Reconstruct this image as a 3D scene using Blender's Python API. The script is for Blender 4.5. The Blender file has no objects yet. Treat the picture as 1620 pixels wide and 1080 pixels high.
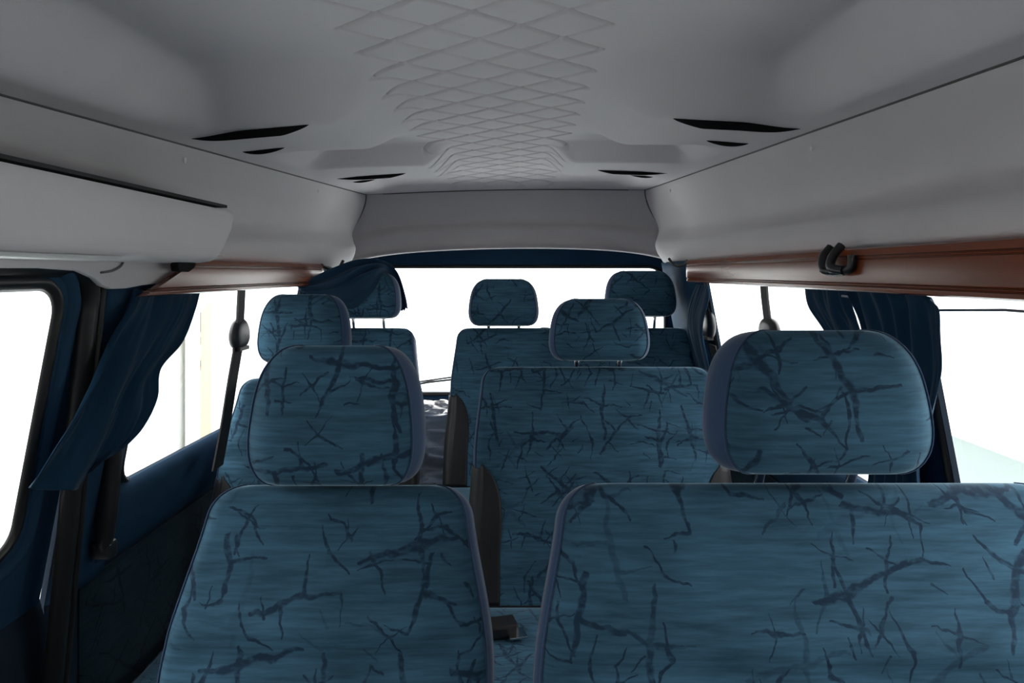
import bpy, bmesh, math, random
import numpy as np
from mathutils import Vector, Matrix, noise, geometry

random.seed(7)
sc = bpy.context.scene
COL = sc.collection
PI = math.pi
H = 1.30            # eye height above the van floor
CX = 0.054          # the camera stands a little to the right of the van's centreline
F = 1110.0

# ------------------------------------------------------------------ camera
cam_d = bpy.data.cameras.new('camera')
cam = bpy.data.objects.new('camera', cam_d)
COL.objects.link(cam)
cam.location = (CX, 0, H)
cam.rotation_euler = (PI / 2, 0, 0)
cam_d.sensor_width = 36
cam_d.lens = F / 1620 * 36
cam_d.shift_x = (810 - 820) / 1620
cam_d.shift_y = (430 - 540) / 1620
cam_d.clip_start = 0.02
sc.camera = cam

# ------------------------------------------------------------------ world and exposure
W = bpy.data.worlds.new('studio_light')
sc.world = W
W.use_nodes = True
bg = W.node_tree.nodes['Background']
bg.inputs['Color'].default_value = (1.0, 0.975, 0.985, 1)
bg.inputs['Strength'].default_value = 2.6
sc.view_settings.view_transform = 'Standard'
sc.view_settings.look = 'None'
sc.view_settings.gamma = 1
sc.view_settings.use_curve_mapping = False
sc.view_settings.exposure = 1.16
sc.cycles.use_denoising = True
sc.cycles.max_bounces = 12
sc.cycles.diffuse_bounces = 6
sc.cycles.transparent_max_bounces = 24


def portal(loc, rot, sx, sy):
    """window opening sampled by the renderer (adds no light of its own)"""
    l = bpy.data.lights.new('daylight_portal', 'AREA')
    l.shape = 'RECTANGLE'
    l.size = sx
    l.size_y = sy
    l.cycles.is_portal = True
    o = bpy.data.objects.new('daylight_portal', l)
    o.location = loc
    o.rotation_euler = rot
    COL.objects.link(o)


portal((-0.86, 0.77, H - .25), (0, -PI / 2, 0), .6, .95)
portal((-0.86, 1.97, H - .25), (0, -PI / 2, 0), .6, 1.15)
portal((0.86, 0.66, H - .25), (0, PI / 2, 0), .6, 1.1)
portal((0.86, 1.93, H - .25), (0, PI / 2, 0), .6, 1.15)
portal((-0.86, -0.45, H - .25), (0, -PI / 2, 0), .6, .9)
portal((0.86, -0.45, H - .25), (0, PI / 2, 0), .6, .9)
portal((0, 3.2, H - .27), (PI / 2, 0, 0), 1.5, .65)
portal((0, -1.16, H - .25), (-PI / 2, 0, 0), 1.5, .75)


# ------------------------------------------------------------------ helpers
def at(px, py, y):
    """point of the van interior at depth y measured off the photograph"""
    return Vector((CX + (px - 820) * y / F, y, H + (430 - py) * y / F))


def side(px, py, x):
    """same, for something lying in the lengthwise plane X = x"""
    y = (x - CX) * F / (px - 820)
    return Vector((x, y, H + (430 - py) * y / F))


def tag(o, label=None, cat=None, group=None, kind=None):
    if label: o['label'] = label
    if cat: o['category'] = cat
    if group: o['group'] = group
    if kind: o['kind'] = kind
    return o


def obj(name, verts, faces, mat, parent=None, smooth=True, solid=0, bevel=0, off=-1, sub=0, auto=None):
    me = bpy.data.meshes.new(name)
    me.from_pydata([tuple(v) for v in verts], [], [tuple(f) for f in faces])
    me.validate()
    bm = bmesh.new()
    bm.from_mesh(me)
    bmesh.ops.recalc_face_normals(bm, faces=bm.faces)
    bm.to_mesh(me)
    bm.free()
    me.materials.append(mat)
    if smooth:
        me.polygons.foreach_set('use_smooth', [True] * len(me.polygons))
        if auto is not None:
            me.set_sharp_from_angle(angle=math.radians(auto))
    o = bpy.data.objects.new(name, me)
    COL.objects.link(o)
    if parent: o.parent = parent
    if solid:
        m = o.modifiers.new('solid', 'SOLIDIFY')
        m.thickness = solid
        m.offset = off
    if bevel:
        m = o.modifiers.new('bevel', 'BEVEL')
        m.width = bevel
        m.segments = 2
        m.limit_method = 'ANGLE'
    if sub:
        m = o.modifiers.new('sub', 'SUBSURF')
        m.levels = sub
        m.render_levels = sub
    return o


def empty(name, loc=(0, 0, 0)):
    o = bpy.data.objects.new(name, None)
    COL.objects.link(o)
    o.location = loc
    return o


class MB:
    def __init__(s):
        s.v = []
        s.f = []

    def add(s, v, f):
        n = len(s.v)
        s.v += [Vector(p) for p in v]
        s.f += [tuple(i + n for i in q) for q in f]
        return s

    def box(s, c, d, rot=None):
        v = []
        for z in (-1, 1):
            for y in (-1, 1):
                for x in (-1, 1):
                    p = Vector((x * d[0] / 2, y * d[1] / 2, z * d[2] / 2))
                    if rot: p = rot @ p
                    v.append(p + Vector(c))
        return s.add(v, [(0, 2, 3, 1), (4, 5, 7, 6), (0, 1, 5, 4), (2, 6, 7, 3), (0, 4, 6, 2), (1, 3, 7, 5)])

    def tube(s, pts, r, n=10, ry=None, up=None):
        pts = [Vector(p) for p in pts]
        rs = r if isinstance(r, (list, tuple)) else [r] * len(pts)
        v = []
        for i, p in enumerate(pts):
            d = (pts[min(i + 1, len(pts) - 1)] - pts[max(i - 1, 0)]).normalized()
            u = Vector(up) if up else Vector((0, 0, 1))
            if abs(d.dot(u)) > .95: u = Vector((0, 1, 0))
            a = d.cross(u).normalized()
            b = d.cross(a).normalized()
            rr = rs[i]
            r2 = rr if ry is None else ry
            for k in range(n):
                t = 2 * PI * k / n
                v.append(p + a * math.cos(t) * rr + b * math.sin(t) * r2)
        f = []
        for i in range(len(pts) - 1):
            for k in range(n):
                f.append((i * n + k, i * n + (k + 1) % n, (i + 1) * n + (k + 1) % n, (i + 1) * n + k))
        f.append(tuple(range(n)))
        f.append(tuple((len(pts) - 1) * n + k for k in range(n)))
        return s.add(v, f)

    def build(s, name, mat, parent=None, **k):
        return obj(name, s.v, s.f, mat, parent, **k)


def grid(nu, nv, fn, closed_u=False):
    v = [fn(i, j) for j in range(nv) for i in range(nu)]
    f = []
    for j in range(nv - 1):
        for i in range(nu if closed_u else nu - 1):
            i2 = (i + 1) % nu
            f.append((j * nu + i, j * nu + i2, (j + 1) * nu + i2, (j + 1) * nu + i))
    return v, f


def sm(x, a, b):
    t = min(1, max(0, (x - a) / (b - a)))
    return t * t * (3 - 2 * t)


def spline(pts, n):
    """Catmull-Rom through pts, n samples"""
    pts = [Vector(p) for p in pts]
    out = []
    m = len(pts) - 1
    for k in range(n):
        t = k / (n - 1) * m
        i = min(int(t), m - 1)
        t -= i
        p0, p1, p2, p3 = pts[max(i - 1, 0)], pts[i], pts[i + 1], pts[min(i + 2, m)]
        out.append(.5 * ((2 * p1) + (p2 - p0) * t + (2 * p0 - 5 * p1 + 4 * p2 - p3) * t * t + (3 * p1 - p0 - 3 * p2 + p3) * t ** 3))
    return out


def rrect(x0, x1, y0, y1, r, n=8):
    """rounded rectangle, r = one radius or four (x0y0, x1y0, x1y1, x0y1)"""
    if not isinstance(r, (list, tuple)): r = [r] * 4
    out = []
    for (cx, cy, a0, q) in ((x0 + r[0], y0 + r[0], PI, r[0]), (x1 - r[1], y0 + r[1], 1.5 * PI, r[1]),
                            (x1 - r[2], y1 - r[2], 0, r[2]), (x0 + r[3], y1 - r[3], .5 * PI, r[3])):
        for k in range(n + 1):
            a = a0 + k / n * PI / 2
            out.append((cx + q * math.cos(a), cy + q * math.sin(a)))
    return out


def plate(outer, holes, place):
    """flat plate with holes; place maps (a, b) to 3D"""
    polys = [[Vector((a, b, 0)) for a, b in outer]] + [[Vector((a, b, 0)) for a, b in h] for h in holes]
    tris = geometry.tessellate_polygon(polys)
    flat = [p for q in polys for p in q]
    return [place(p.x, p.y) for p in flat], tris


def band(curve_a, curve_b, place):
    """strip between two closed outlines with equal point counts"""
    n = len(curve_a)
    v = [place(*p) for p in curve_a] + [place(*p) for p in curve_b]
    return v, [(i, (i + 1) % n, n + (i + 1) % n, n + i) for i in range(n)]


# ------------------------------------------------------------------ materials
def mat(name, col, rough=.6, spec=.5, metal=0, sheen=0, coat=0, bump=None, vary=None, alpha=None):
    m = bpy.data.materials.new(name)
    m.use_nodes = True
    nt = m.node_tree
    b = nt.nodes['Principled BSDF']
    b.inputs['Base Color'].default_value = (*col, 1)
    b.inputs['Roughness'].default_value = rough
    b.inputs['Specular IOR Level'].default_value = spec
    b.inputs['Metallic'].default_value = metal
    b.inputs['Coat Weight'].default_value = coat
    b.inputs['Coat Roughness'].default_value = .12
    if sheen:
        b.inputs['Sheen Weight'].default_value = sheen
        b.inputs['Sheen Roughness'].default_value = .35
    tc = nt.nodes.new('ShaderNodeTexCoord')
    if vary:
        sc_, amt = vary
        n = nt.nodes.new('ShaderNodeTexNoise')
        n.inputs['Scale'].default_value = sc_
        n.inputs['Detail'].default_value = 4
        nt.links.new(tc.outputs['Object'], n.inputs['Vector'])
        mx = nt.nodes.new('ShaderNodeMix')
        mx.data_type = 'RGBA'
        mx.inputs['A'].default_value = (*[c * (1 - amt) for c in col], 1)
        mx.inputs['B'].default_value = (*[min(1, c * (1 + amt)) for c in col], 1)
        nt.links.new(n.outputs['Fac'], mx.inputs['Factor'])
        nt.links.new(mx.outputs['Result'], b.inputs['Base Color'])
    if bump:
        sc_, st = bump
        n = nt.nodes.new('ShaderNodeTexNoise')
        n.inputs['Scale'].default_value = sc_
        n.inputs['Detail'].default_value = 3
        nt.links.new(tc.outputs['Object'], n.inputs['Vector'])
        bp = nt.nodes.new('ShaderNodeBump')
        bp.inputs['Strength'].default_value = st
        bp.inputs['Distance'].default_value = .002
        nt.links.new(n.outputs['Fac'], bp.inputs['Height'])
        nt.links.new(bp.outputs['Normal'], b.inputs['Normal'])
    return m


def segment_group():
    g = bpy.data.node_groups.new('stroke', 'ShaderNodeTree')
    for nm in ('P', 'A', 'B'):
        g.interface.new_socket(nm, in_out='INPUT', socket_type='NodeSocketVector')
    for nm in ('W0', 'W1'):
        g.interface.new_socket(nm, in_out='INPUT', socket_type='NodeSocketFloat')
    g.interface.new_socket('Mask', in_out='OUTPUT', socket_type='NodeSocketFloat')
    N, L = g.nodes, g.links
    gi, go = N.new('NodeGroupInput'), N.new('NodeGroupOutput')

    def vm(op, a, b=None, out=0):
        n = N.new('ShaderNodeVectorMath')
        n.operation = op
        L.new(a, n.inputs[0])
        if b is not None: L.new(b, n.inputs[1])
        return n.outputs[out]

    pa = vm('SUBTRACT', gi.outputs['P'], gi.outputs['A'])
    ba = vm('SUBTRACT', gi.outputs['B'], gi.outputs['A'])
    d1 = vm('DOT_PRODUCT', pa, ba, 1)
    d2 = vm('DOT_PRODUCT', ba, ba, 1)
    dv = N.new('ShaderNodeMath')
    dv.operation = 'DIVIDE'
    dv.use_clamp = True
    L.new(d1, dv.inputs[0])
    L.new(d2, dv.inputs[1])
    s = N.new('ShaderNodeVectorMath')
    s.operation = 'SCALE'
    L.new(ba, s.inputs[0])
    L.new(dv.outputs[0], s.inputs['Scale'])
    q = vm('SUBTRACT', pa, s.outputs[0])
    ln = vm('LENGTH', q, None, 1)
    w = N.new('ShaderNodeMix')
    L.new(dv.outputs[0], w.inputs[0])
    L.new(gi.outputs['W0'], w.inputs[2])
    L.new(gi.outputs['W1'], w.inputs[3])
    r = N.new('ShaderNodeMath')
    r.operation = 'DIVIDE'
    L.new(ln, r.inputs[0])
    L.new(w.outputs[0], r.inputs[1])
    mr = N.new('ShaderNodeMapRange')
    mr.interpolation_type = 'SMOOTHSTEP'
    mr.inputs['From Min'].default_value = .6
    mr.inputs['From Max'].default_value = 1.35
    mr.inputs['To Min'].default_value = 1
    mr.inputs['To Max'].default_value = 0
    L.new(r.outputs[0], mr.inputs['Value'])
    L.new(mr.outputs['Result'], go.inputs['Mask'])
    return g


SEG = segment_group()


def fabric(name, lo, hi, dark, strength=1.0, scale=1.0, axes=('X', 'Z')):
    """velour with weft streaks and dark twig-like strokes"""
    m = bpy.data.materials.new(name)
    m.use_nodes = True
    nt = m.node_tree
    N, L = nt.nodes, nt.links
    b = N['Principled BSDF']
    b.inputs['Roughness'].default_value = .85
    b.inputs['Specular IOR Level'].default_value = .2
    b.inputs['Sheen Weight'].default_value = .6
    b.inputs['Sheen Roughness'].default_value = .3
    b.inputs['Sheen Tint'].default_value = (.55, .8, .95, 1)
    tc = N.new('ShaderNodeTexCoord')
    oi = N.new('ShaderNodeObjectInfo')
    sp = N.new('ShaderNodeSeparateXYZ')
    L.new(tc.outputs['Object'], sp.inputs[0])
    # the cloth is laid flat over the two axes of its panel
    rn = N.new('ShaderNodeMath')
    rn.operation = 'MULTIPLY_ADD'
    rn.inputs[1].default_value = 13.7
    L.new(oi.outputs['Random'], rn.inputs[0])
    L.new(sp.outputs[axes[0]], rn.inputs[2])
    cb = N.new('ShaderNodeCombineXYZ')
    L.new(rn.outputs[0], cb.inputs[0])
    L.new(sp.outputs[axes[1]], cb.inputs[1])

    def mp(sx, sy, ox=0, oy=0, src=cb.outputs[0]):
        n = N.new('ShaderNodeMapping')
        n.inputs['Scale'].default_value = (sx, sy, 1)
        n.inputs['Location'].default_value = (ox, oy, 0)
        L.new(src, n.inputs['Vector'])
        return n.outputs[0]

    def nz(v, s=1, det=3, rough=.55, dim='2D'):
        n = N.new('ShaderNodeTexNoise')
        n.noise_dimensions = dim
        n.inputs['Scale'].default_value = s
        n.inputs['Detail'].default_value = det
        n.inputs['Roughness'].default_value = rough
        L.new(v, n.inputs['Vector'])
        return n

    def mth(op, a, bb, cl=False):
        n = N.new('ShaderNodeMath')
        n.operation = op
        n.use_clamp = cl
        for i, q in enumerate((a, bb)):
            if isinstance(q, (int, float)): n.inputs[i].default_value = q
            else: L.new(q, n.inputs[i])
        return n.outputs[0]

    def rng(v, a, c, d=0, e=1):
        n = N.new('ShaderNodeMapRange')
        n.inputs['From Min'].default_value = a
        n.inputs['From Max'].default_value = c
        n.inputs['To Min'].default_value = d
        n.inputs['To Max'].default_value = e
        L.new(v, n.inputs['Value'])
        return n.outputs['Result']

    streak = nz(mp(11, 130), 1, 4, .62).outputs['Fac']
    patch = nz(mp(7, 14, 3, 8), 1, 2, .5).outputs['Fac']
    f = mth('ADD', mth('MULTIPLY', rng(streak, .34, .68), .6), mth('MULTIPLY', rng(patch, .3, .7), .4), True)
    c1 = N.new('ShaderNodeMix')
    c1.data_type = 'RGBA'
    c1.inputs['A'].default_value = (*lo, 1)
    c1.inputs['B'].default_value = (*hi, 1)
    L.new(f, c1.inputs['Factor'])
    # wobble for the strokes
    wob = nz(mp(22, 22, 5, 1), 1, 3, .55).outputs['Color']
    wv = N.new('ShaderNodeVectorMath')
    wv.operation = 'MULTIPLY_ADD'
    wv.inputs[1].default_value = (.022, .022, 0)
    L.new(wob, wv.inputs[0])
    L.new(cb.outputs[0], wv.inputs[2])
    base = wv.outputs[0]
    total = None
    twigs = [
        [((-.42, -.26), (.02, .02), .035, .055), ((.02, .02), (.36, .16), .05, .018), ((.02, .02), (-.12, .36), .04, .015), ((.36, .16), (.46, -.1), .025, .008), ((-.2, -.12), (-.06, -.36), .03, .01)],
        [((-.3, .36), (.05, -.1), .03, .06), ((.05, -.1), (.22, -.42), .055, .02), ((.05, -.1), (.42, .05), .045, .012), ((.05, -.1), (-.26, -.3), .035, .012)],
        [((-.38, .1), (.0, .16), .02, .045), ((.0, .16), (.34, -.02), .04, .015), ((-.02, -.15), (.14, -.3), .03, .012)],
    ]
    for li, (scl, ox, oy, tw) in enumerate(((7.6, .3, .7, twigs[0]), (6.9, 5.3, 2.2, twigs[1]), (10.6, 9.1, 4.4, twigs[2]), (15.5, 3.1, 7.7, twigs[1]))):
        p = mp(scl * scale, scl * scale, ox, oy, base)
        vo = N.new('ShaderNodeTexVoronoi')
        vo.voronoi_dimensions = '2D'
        vo.inputs['Scale'].default_value = 1
        vo.inputs['Randomness'].default_value = .7
        L.new(p, vo.inputs['Vector'])
        su = N.new('ShaderNodeVectorMath')
        su.operation = 'SUBTRACT'
        L.new(p, su.inputs[0])
        L.new(vo.outputs['Position'], su.inputs[1])
        sr = N.new('ShaderNodeSeparateColor')
        L.new(vo.outputs['Color'], sr.inputs[0])
        ro = N.new('ShaderNodeVectorRotate')
        ro.rotation_type = 'Z_AXIS'
        L.new(su.outputs[0], ro.inputs['Vector'])
        L.new(mth('MULTIPLY', sr.outputs[0], 6.28), ro.inputs['Angle'])
        lay = None
        for (a, bb, w0, w1) in tw:
            g = N.new('ShaderNodeGroup')
            g.node_tree = SEG
            L.new(ro.outputs[0], g.inputs['P'])
            g.inputs['A'].default_value = (*a, 0)
            g.inputs['B'].default_value = (*bb, 0)
            g.inputs['W0'].default_value = w0 * .64
            g.inputs['W1'].default_value = w1 * .66
            lay = g.outputs[0] if lay is None else mth('MAXIMUM', lay, g.outputs[0])
        keep = rng(sr.outputs[1], (.12, .12, .2, .55)[li], (.3, .3, .4, .6)[li])
        lay = mth('MULTIPLY', lay, keep)
        total = lay if total is None else mth('MAXIMUM', total, lay)
    br = nz(mp(60, 110, 2, 2), 1, 2, .6).outputs['Fac']
    total = mth('MULTIPLY', total, rng(br, .3, .55, .45, 1))
    total = mth('MULTIPLY', total, strength * .88, True)
    c2 = N.new('ShaderNodeMix')
    c2.data_type = 'RGBA'
    L.new(total, c2.inputs['Factor'])
    L.new(c1.outputs['Result'], c2.inputs['A'])
    c2.inputs['B'].default_value = (*dark, 1)
    L.new(c2.outputs['Result'], b.inputs['Base Color'])
    bp = N.new('ShaderNodeBump')
    bp.inputs['Strength'].default_value = .25
    bp.inputs['Distance'].default_value = .002
    hgt = mth('SUBTRACT', mth('MULTIPLY', streak, .5), mth('MULTIPLY', total, .6))
    L.new(hgt, bp.inputs['Height'])
    L.new(bp.outputs['Normal'], b.inputs['Normal'])
    return m


def glass_mat():
    m = bpy.data.materials.new('tinted_glass')
    m.use_nodes = True
    nt = m.node_tree
    for n in list(nt.nodes): nt.nodes.remove(n)
    out = nt.nodes.new('ShaderNodeOutputMaterial')
    t = nt.nodes.new('ShaderNodeBsdfTransparent')
    t.inputs['Color'].default_value = (.935, .968, .960, 1)
    g = nt.nodes.new('ShaderNodeBsdfGlossy')
    g.inputs['Roughness'].default_value = .02
    fr = nt.nodes.new('ShaderNodeLayerWeight')
    fr.inputs['Blend'].default_value = .12
    mx = nt.nodes.new('ShaderNodeMixShader')
    nt.links.new(fr.outputs['Facing'], mx.inputs[0])
    nt.links.new(t.outputs[0], mx.inputs[1])
    nt.links.new(g.outputs[0], mx.inputs[2])
    nt.links.new(mx.outputs[0], out.inputs[0])
    return m


def headliner_mat(name, col):
    m = mat(name, col, rough=.95, spec=.1, sheen=.15, bump=(900, .25), vary=(5, .05))
    return m


def wood_mat():
    m = bpy.data.materials.new('varnished_wood')
    m.use_nodes = True
    nt = m.node_tree
    N, L = nt.nodes, nt.links
    b = N['Principled BSDF']
    b.inputs['Roughness'].default_value = .24
    b.inputs['Coat Weight'].default_value = 0
    b.inputs['Specular IOR Level'].default_value = .28
    b.inputs['Coat Roughness'].default_value = .16
    tc = N.new('ShaderNodeTexCoord')
    mp = N.new('ShaderNodeMapping')
    mp.inputs['Scale'].default_value = (60, 2.5, 60)
    L.new(tc.outputs['Object'], mp.inputs['Vector'])
    n = N.new('ShaderNodeTexNoise')
    n.inputs['Scale'].default_value = 1.4
    n.inputs['Detail'].default_value = 5
    n.inputs['Distortion'].default_value = .6
    L.new(mp.outputs[0], n.inputs['Vector'])
    cr = N.new('ShaderNodeValToRGB')
    cr.color_ramp.elements[0].position = .3
    cr.color_ramp.elements[0].color = (.145, .032, .010, 1)
    cr.color_ramp.elements[1].position = .75
    cr.color_ramp.elements[1].color = (.175, .041, .013, 1)
    L.new(n.outputs['Fac'], cr.inputs[0])
    L.new(cr.outputs[0], b.inputs['Base Color'])
    return m


M_ceil = headliner_mat('grey_headliner_cloth', (.64, .605, .625))
M_corn = headliner_mat('grey_cornice_vinyl', (.57, .545, .555))
M_box = headliner_mat('light_grey_box_vinyl', (.70, .67, .68))
M_door_blue = mat('blue_moulded_plastic', (.017, .048, .092), .8, .1, bump=(500, .2), vary=(4, .08))
M_wall_dark = mat('navy_trim_plastic', (.009, .019, .034), .75, .2, bump=(500, .2), vary=(4, .08))
M_rubber = mat('black_rubber', (.012, .012, .012), .4, .45)
M_black = mat('black_plastic', (.014, .014, .015), .38, .5, bump=(700, .1))
M_belt = mat('grey_belt_webbing', (.06, .06, .062), .7, .3, bump=(900, .5))
M_beltb = mat('black_belt_webbing', (.014, .014, .015), .7, .3, bump=(900, .5))
M_vinyl = mat('black_vinyl', (.011, .0125, .015), .5, .3, bump=(350, .35))
M_plain = mat('plain_blue_velour', (.032, .060, .118), .9, .15, sheen=.35, bump=(900, .2))
M_fab = fabric('patterned_blue_velour', (.019, .056, .088), (.050, .130, .198), (.0075, .021, .046))
M_fab_cushion = fabric('patterned_blue_cushion_velour', (.019, .056, .088), (.050, .130, .198), (.0075, .021, .046), axes=('X', 'Y'))
M_fab_wall = fabric('patterned_navy_trim_cloth', (.007, .018, .026), (.012, .03, .042), (.002, .006, .012), axes=('Y', 'Z'))
M_wood = wood_mat()
M_chrome = mat('chrome', (.75, .75, .75), .15, .5, 1)
M_glass = glass_mat()
M_curt = mat('navy_curtain_cloth', (.008, .033, .068), .9, .12, sheen=.12, bump=(1100, .3), vary=(9, .12))
M_carpet = mat('dark_floor_carpet', (.03, .032, .038), .95, .1, bump=(300, .5))
M_white = mat('white_studio_paint', (.86, .87, .86), .8, .3)
M_sfloor = mat('pale_studio_floor', (.74, .79, .78), .7, .3)
M_cream = mat('cream_painted_metal', (.34, .31, .20), .5, .4)
M_red = mat('red_tape', (.55, .12, .07), .6, .3)
M_wrap = mat('crumpled_white_plastic', (.93, .90, .86), .16, .8, bump=(70, 1.0))
M_screw = mat('white_plastic', (.75, .75, .74), .4, .5)
M_slot = mat('black_foam', (.010, .010, .011), .9, .1)

# ------------------------------------------------------------------ ceiling
def edge_z(y): return H + .234 + .0353 * y
def half_w(y): return .75 - .0515 * y
TILT = .0165

QX0, QDX, QDY, QY0 = -.013, .0705, .0605, 1.142


def ceiling_z(X, Y):
    """numpy: height of the headliner"""
    e = H + .234 + .0353 * Y
    hw = .75 - .0515 * Y
    c = H + .368 - .012 * np.clip((Y - 2.6) / .4, 0, 1) + .004 * (Y < 0)
    ax = np.abs(X)
    S = lambda t, a, b: (lambda q: q * q * (3 - 2 * q))(np.clip((t - a) / (b - a), 0, 1))
    shoulder = 1 - S(ax, hw - .175, hw - .060)
    away = S(ax, .18, .33)
    beam1 = S(Y, 1.20, 1.40) * (1 - S(Y, 1.72, 1.95))
    beam2 = S(Y, 2.02, 2.09) * (1 - S(Y, 2.42, 2.62))
    away2 = S(ax, .14, .23)
    beam0 = S(Y, .30, .42) * (1 - S(Y, .46, .62))
    depth = np.maximum(beam1 * away * .92, beam2 * away2 * .95)
    depth = np.maximum(depth, beam0 * away * .7)
    z = e + (c - e) * shoulder * (1 - depth)
    z = z + .010 * (1 - (ax / hw) ** 2) * S(Y, .2, 1.0)
    # quilting
    u = (X - QX0) / QDX
    v = (Y - QY0) / QDY
    a = (u + v) / 2
    b = (u - v) / 2
    ia, ib = np.floor(a), np.floor(b)
    cu = ia + ib + 1
    inside = (np.abs(cu) <= 2.05) & (Y > .62) & (Y < 2.92)
    fa, fb = a - ia, b - ib
    da = np.minimum(fa, 1 - fa)
    db = np.minimum(fb, 1 - fb)
    d = np.minimum(da, db)
    # for cells outside, only a groove where the neighbour is quilted
    na = np.where(fa < .5, ia - 1, ia + 1)
    nb = np.where(fb < .5, ib - 1, ib + 1)
    nb_in_a = (np.abs(na + ib + 1) <= 2.05) & (Y > .62) & (Y < 2.92)
    nb_in_b = (np.abs(ia + nb + 1) <= 2.05) & (Y > .62) & (Y < 2.92)
    dout = np.where(nb_in_a, da, 1.0)
    dout = np.minimum(dout, np.where(nb_in_b, db, 1.0))
    g = np.where(inside, d, dout)
    z = z + .0115 * np.exp(-(g / .040) ** 2)
    z = z - np.where(inside, .0026 * np.sin(np.pi * fa) * np.sin(np.pi * fb), 0)
    k = S(Y, 2.87, 2.95)
    z = z * (1 - k) + (e + .012 * (1 - (ax / hw) ** 2)) * k
    return z + TILT * X


xs = np.concatenate([np.linspace(-1, -.40, 34), np.linspace(-.396, -.30, 8), np.linspace(-.297, .297, 290), np.linspace(.30, .396, 8), np.linspace(.40, 1, 34)])
ys = np.concatenate([np.linspace(-1.15, .58, 40), np.linspace(.6, 3.0, 960)])
# x runs as a fraction outside the quilt, so that the border follows the taper
gx = np.zeros((len(ys), len(xs)))
for j, y in enumerate(ys):
    hw = .75 - .0515 * y
    gx[j] = np.where(np.abs(xs) <= .40, xs, np.sign(xs) * (.40 + (np.abs(xs) - .40) / .60 * (hw - .40)))
gy = np.repeat(ys[:, None], len(xs), 1)
gz = ceiling_z(gx, gy)
V = np.stack([gx, gy, gz], -1).reshape(-1, 3)
nx = len(xs)
me = bpy.data.meshes.new('ceiling')
jj, ii = np.meshgrid(np.arange(len(ys) - 1), np.arange(nx - 1), indexing='ij')
q = (jj * nx + ii).reshape(-1)
Q = np.stack([q, q + nx, q + nx + 1, q + 1], -1)
me.from_pydata(V.tolist(), [], Q.tolist())
me.polygons.foreach_set('use_smooth', [True] * len(me.polygons))
me.materials.append(M_ceil)
ceil = bpy.data.objects.new('ceiling', me)
COL.objects.link(ceil)
tag(ceil, kind='structure')


def cz(x, y): return float(ceiling_z(np.array([x]), np.array([y]))[0])


def header_edge(s, t):
    """side edge of the rear header, t = 0 at the ceiling, 1 at the foot"""
    xt = half_w(3.0)
    x = xt + (.73 - xt) * sm(t, 0, 1)
    zt = edge_z(3.0) + TILT * s * xt
    zb = H + .027 + .010 * s
    return Vector((s * x, 2.985 + .03 * math.sin(PI * min(1, t)) - .03 * t, zt + (zb - zt) * t))


# ------------------------------------------------------------------ cornices (padded side mouldings)
def cornice(name, sgn):
    # section: (outward offset from the ceiling edge, height above wood strip 0..1)
    sec = [(0, 1.0), (.012, .93), (.040, .80), (.070, .66), (.088, .50), (.086, .41), (.062, .31), (.040, .24), (.026, .14), (.024, .05), (.030, -.02), (.050, -.06)]
    sec = spline([Vector((a, b, 0)) for a, b in sec], 40)
    ysn = [-1.15 + (3.0 + 1.15) * k / 110 for k in range(111)]

    def fn(i, j):
        y = ysn[j]
        hw = half_w(y)
        zt = edge_z(y) + TILT * sgn * hw + .001
        zb = H + .040 + .010 * sgn
        base = .675 - .04 * sm(y, 2.2, 3.0)
        a, b, _ = sec[i]
        # lower rim sits over the wood strip, upper rim at the ceiling edge
        wgt = max(0, min(1, b))
        x = hw * wgt + base * (1 - wgt) + a * .9
        # near the back the corner swells inwards before it meets the rear header
        k = sm(y, 2.70, 2.97)
        x -= .060 * math.sin(PI * min(1, max(0, wgt))) * k + .02 * k * (1 - wgt)
        p = Vector((sgn * x, y, zb + (zt - zb) * b))
        k = sm(y, 2.90, 3.0)
        return p.lerp(header_edge(sgn, min(1, max(0, 1 - b))), k)
    v, f = grid(len(sec), len(ysn), fn)
    return tag(obj(name, v, f, M_corn), kind='structure')


cornice('trim_1', -1)
cornice('trim_2', 1)
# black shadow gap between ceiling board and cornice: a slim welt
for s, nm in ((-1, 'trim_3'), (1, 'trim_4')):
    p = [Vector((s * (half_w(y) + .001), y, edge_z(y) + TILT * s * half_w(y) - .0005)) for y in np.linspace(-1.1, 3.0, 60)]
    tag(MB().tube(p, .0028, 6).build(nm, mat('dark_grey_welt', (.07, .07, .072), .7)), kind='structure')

# ------------------------------------------------------------------ rear header
def rear_header():
    nu, nv = 90, 40
    prof = [(0, 0), (.22, .026), (.42, .040), (.54, .040), (.62, .022), (.70, .012), (.82, .016), (.93, .006), (1.0, -.022), (1.01, .03)]
    pr = spline([Vector((a, b, 0)) for a, b in prof], nv)

    def fn(i, j):
        u = i / (nu - 1) * 2 - 1
        t, dy, _ = pr[j]
        sg = 1 if u >= 0 else -1
        e = header_edge(sg, min(1, max(0, t)))
        x = abs(e.x) * u
        zt = cz(half_w(3.0) * u * .999, 2.998) - .002
        zb = H + .102 - .035 * u * u - .040 * abs(u) ** 6 + .010 * u
        w = abs(u) ** 10
        return Vector((x, (3.0 + dy) * (1 - w) + e.y * w, zt + (zb - zt) * t))
    v, f = grid(nu, nv, fn)
    return tag(obj('trim_5', v, f, headliner_mat('grey_header_vinyl', (.50, .475, .485))), kind='structure')


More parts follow.
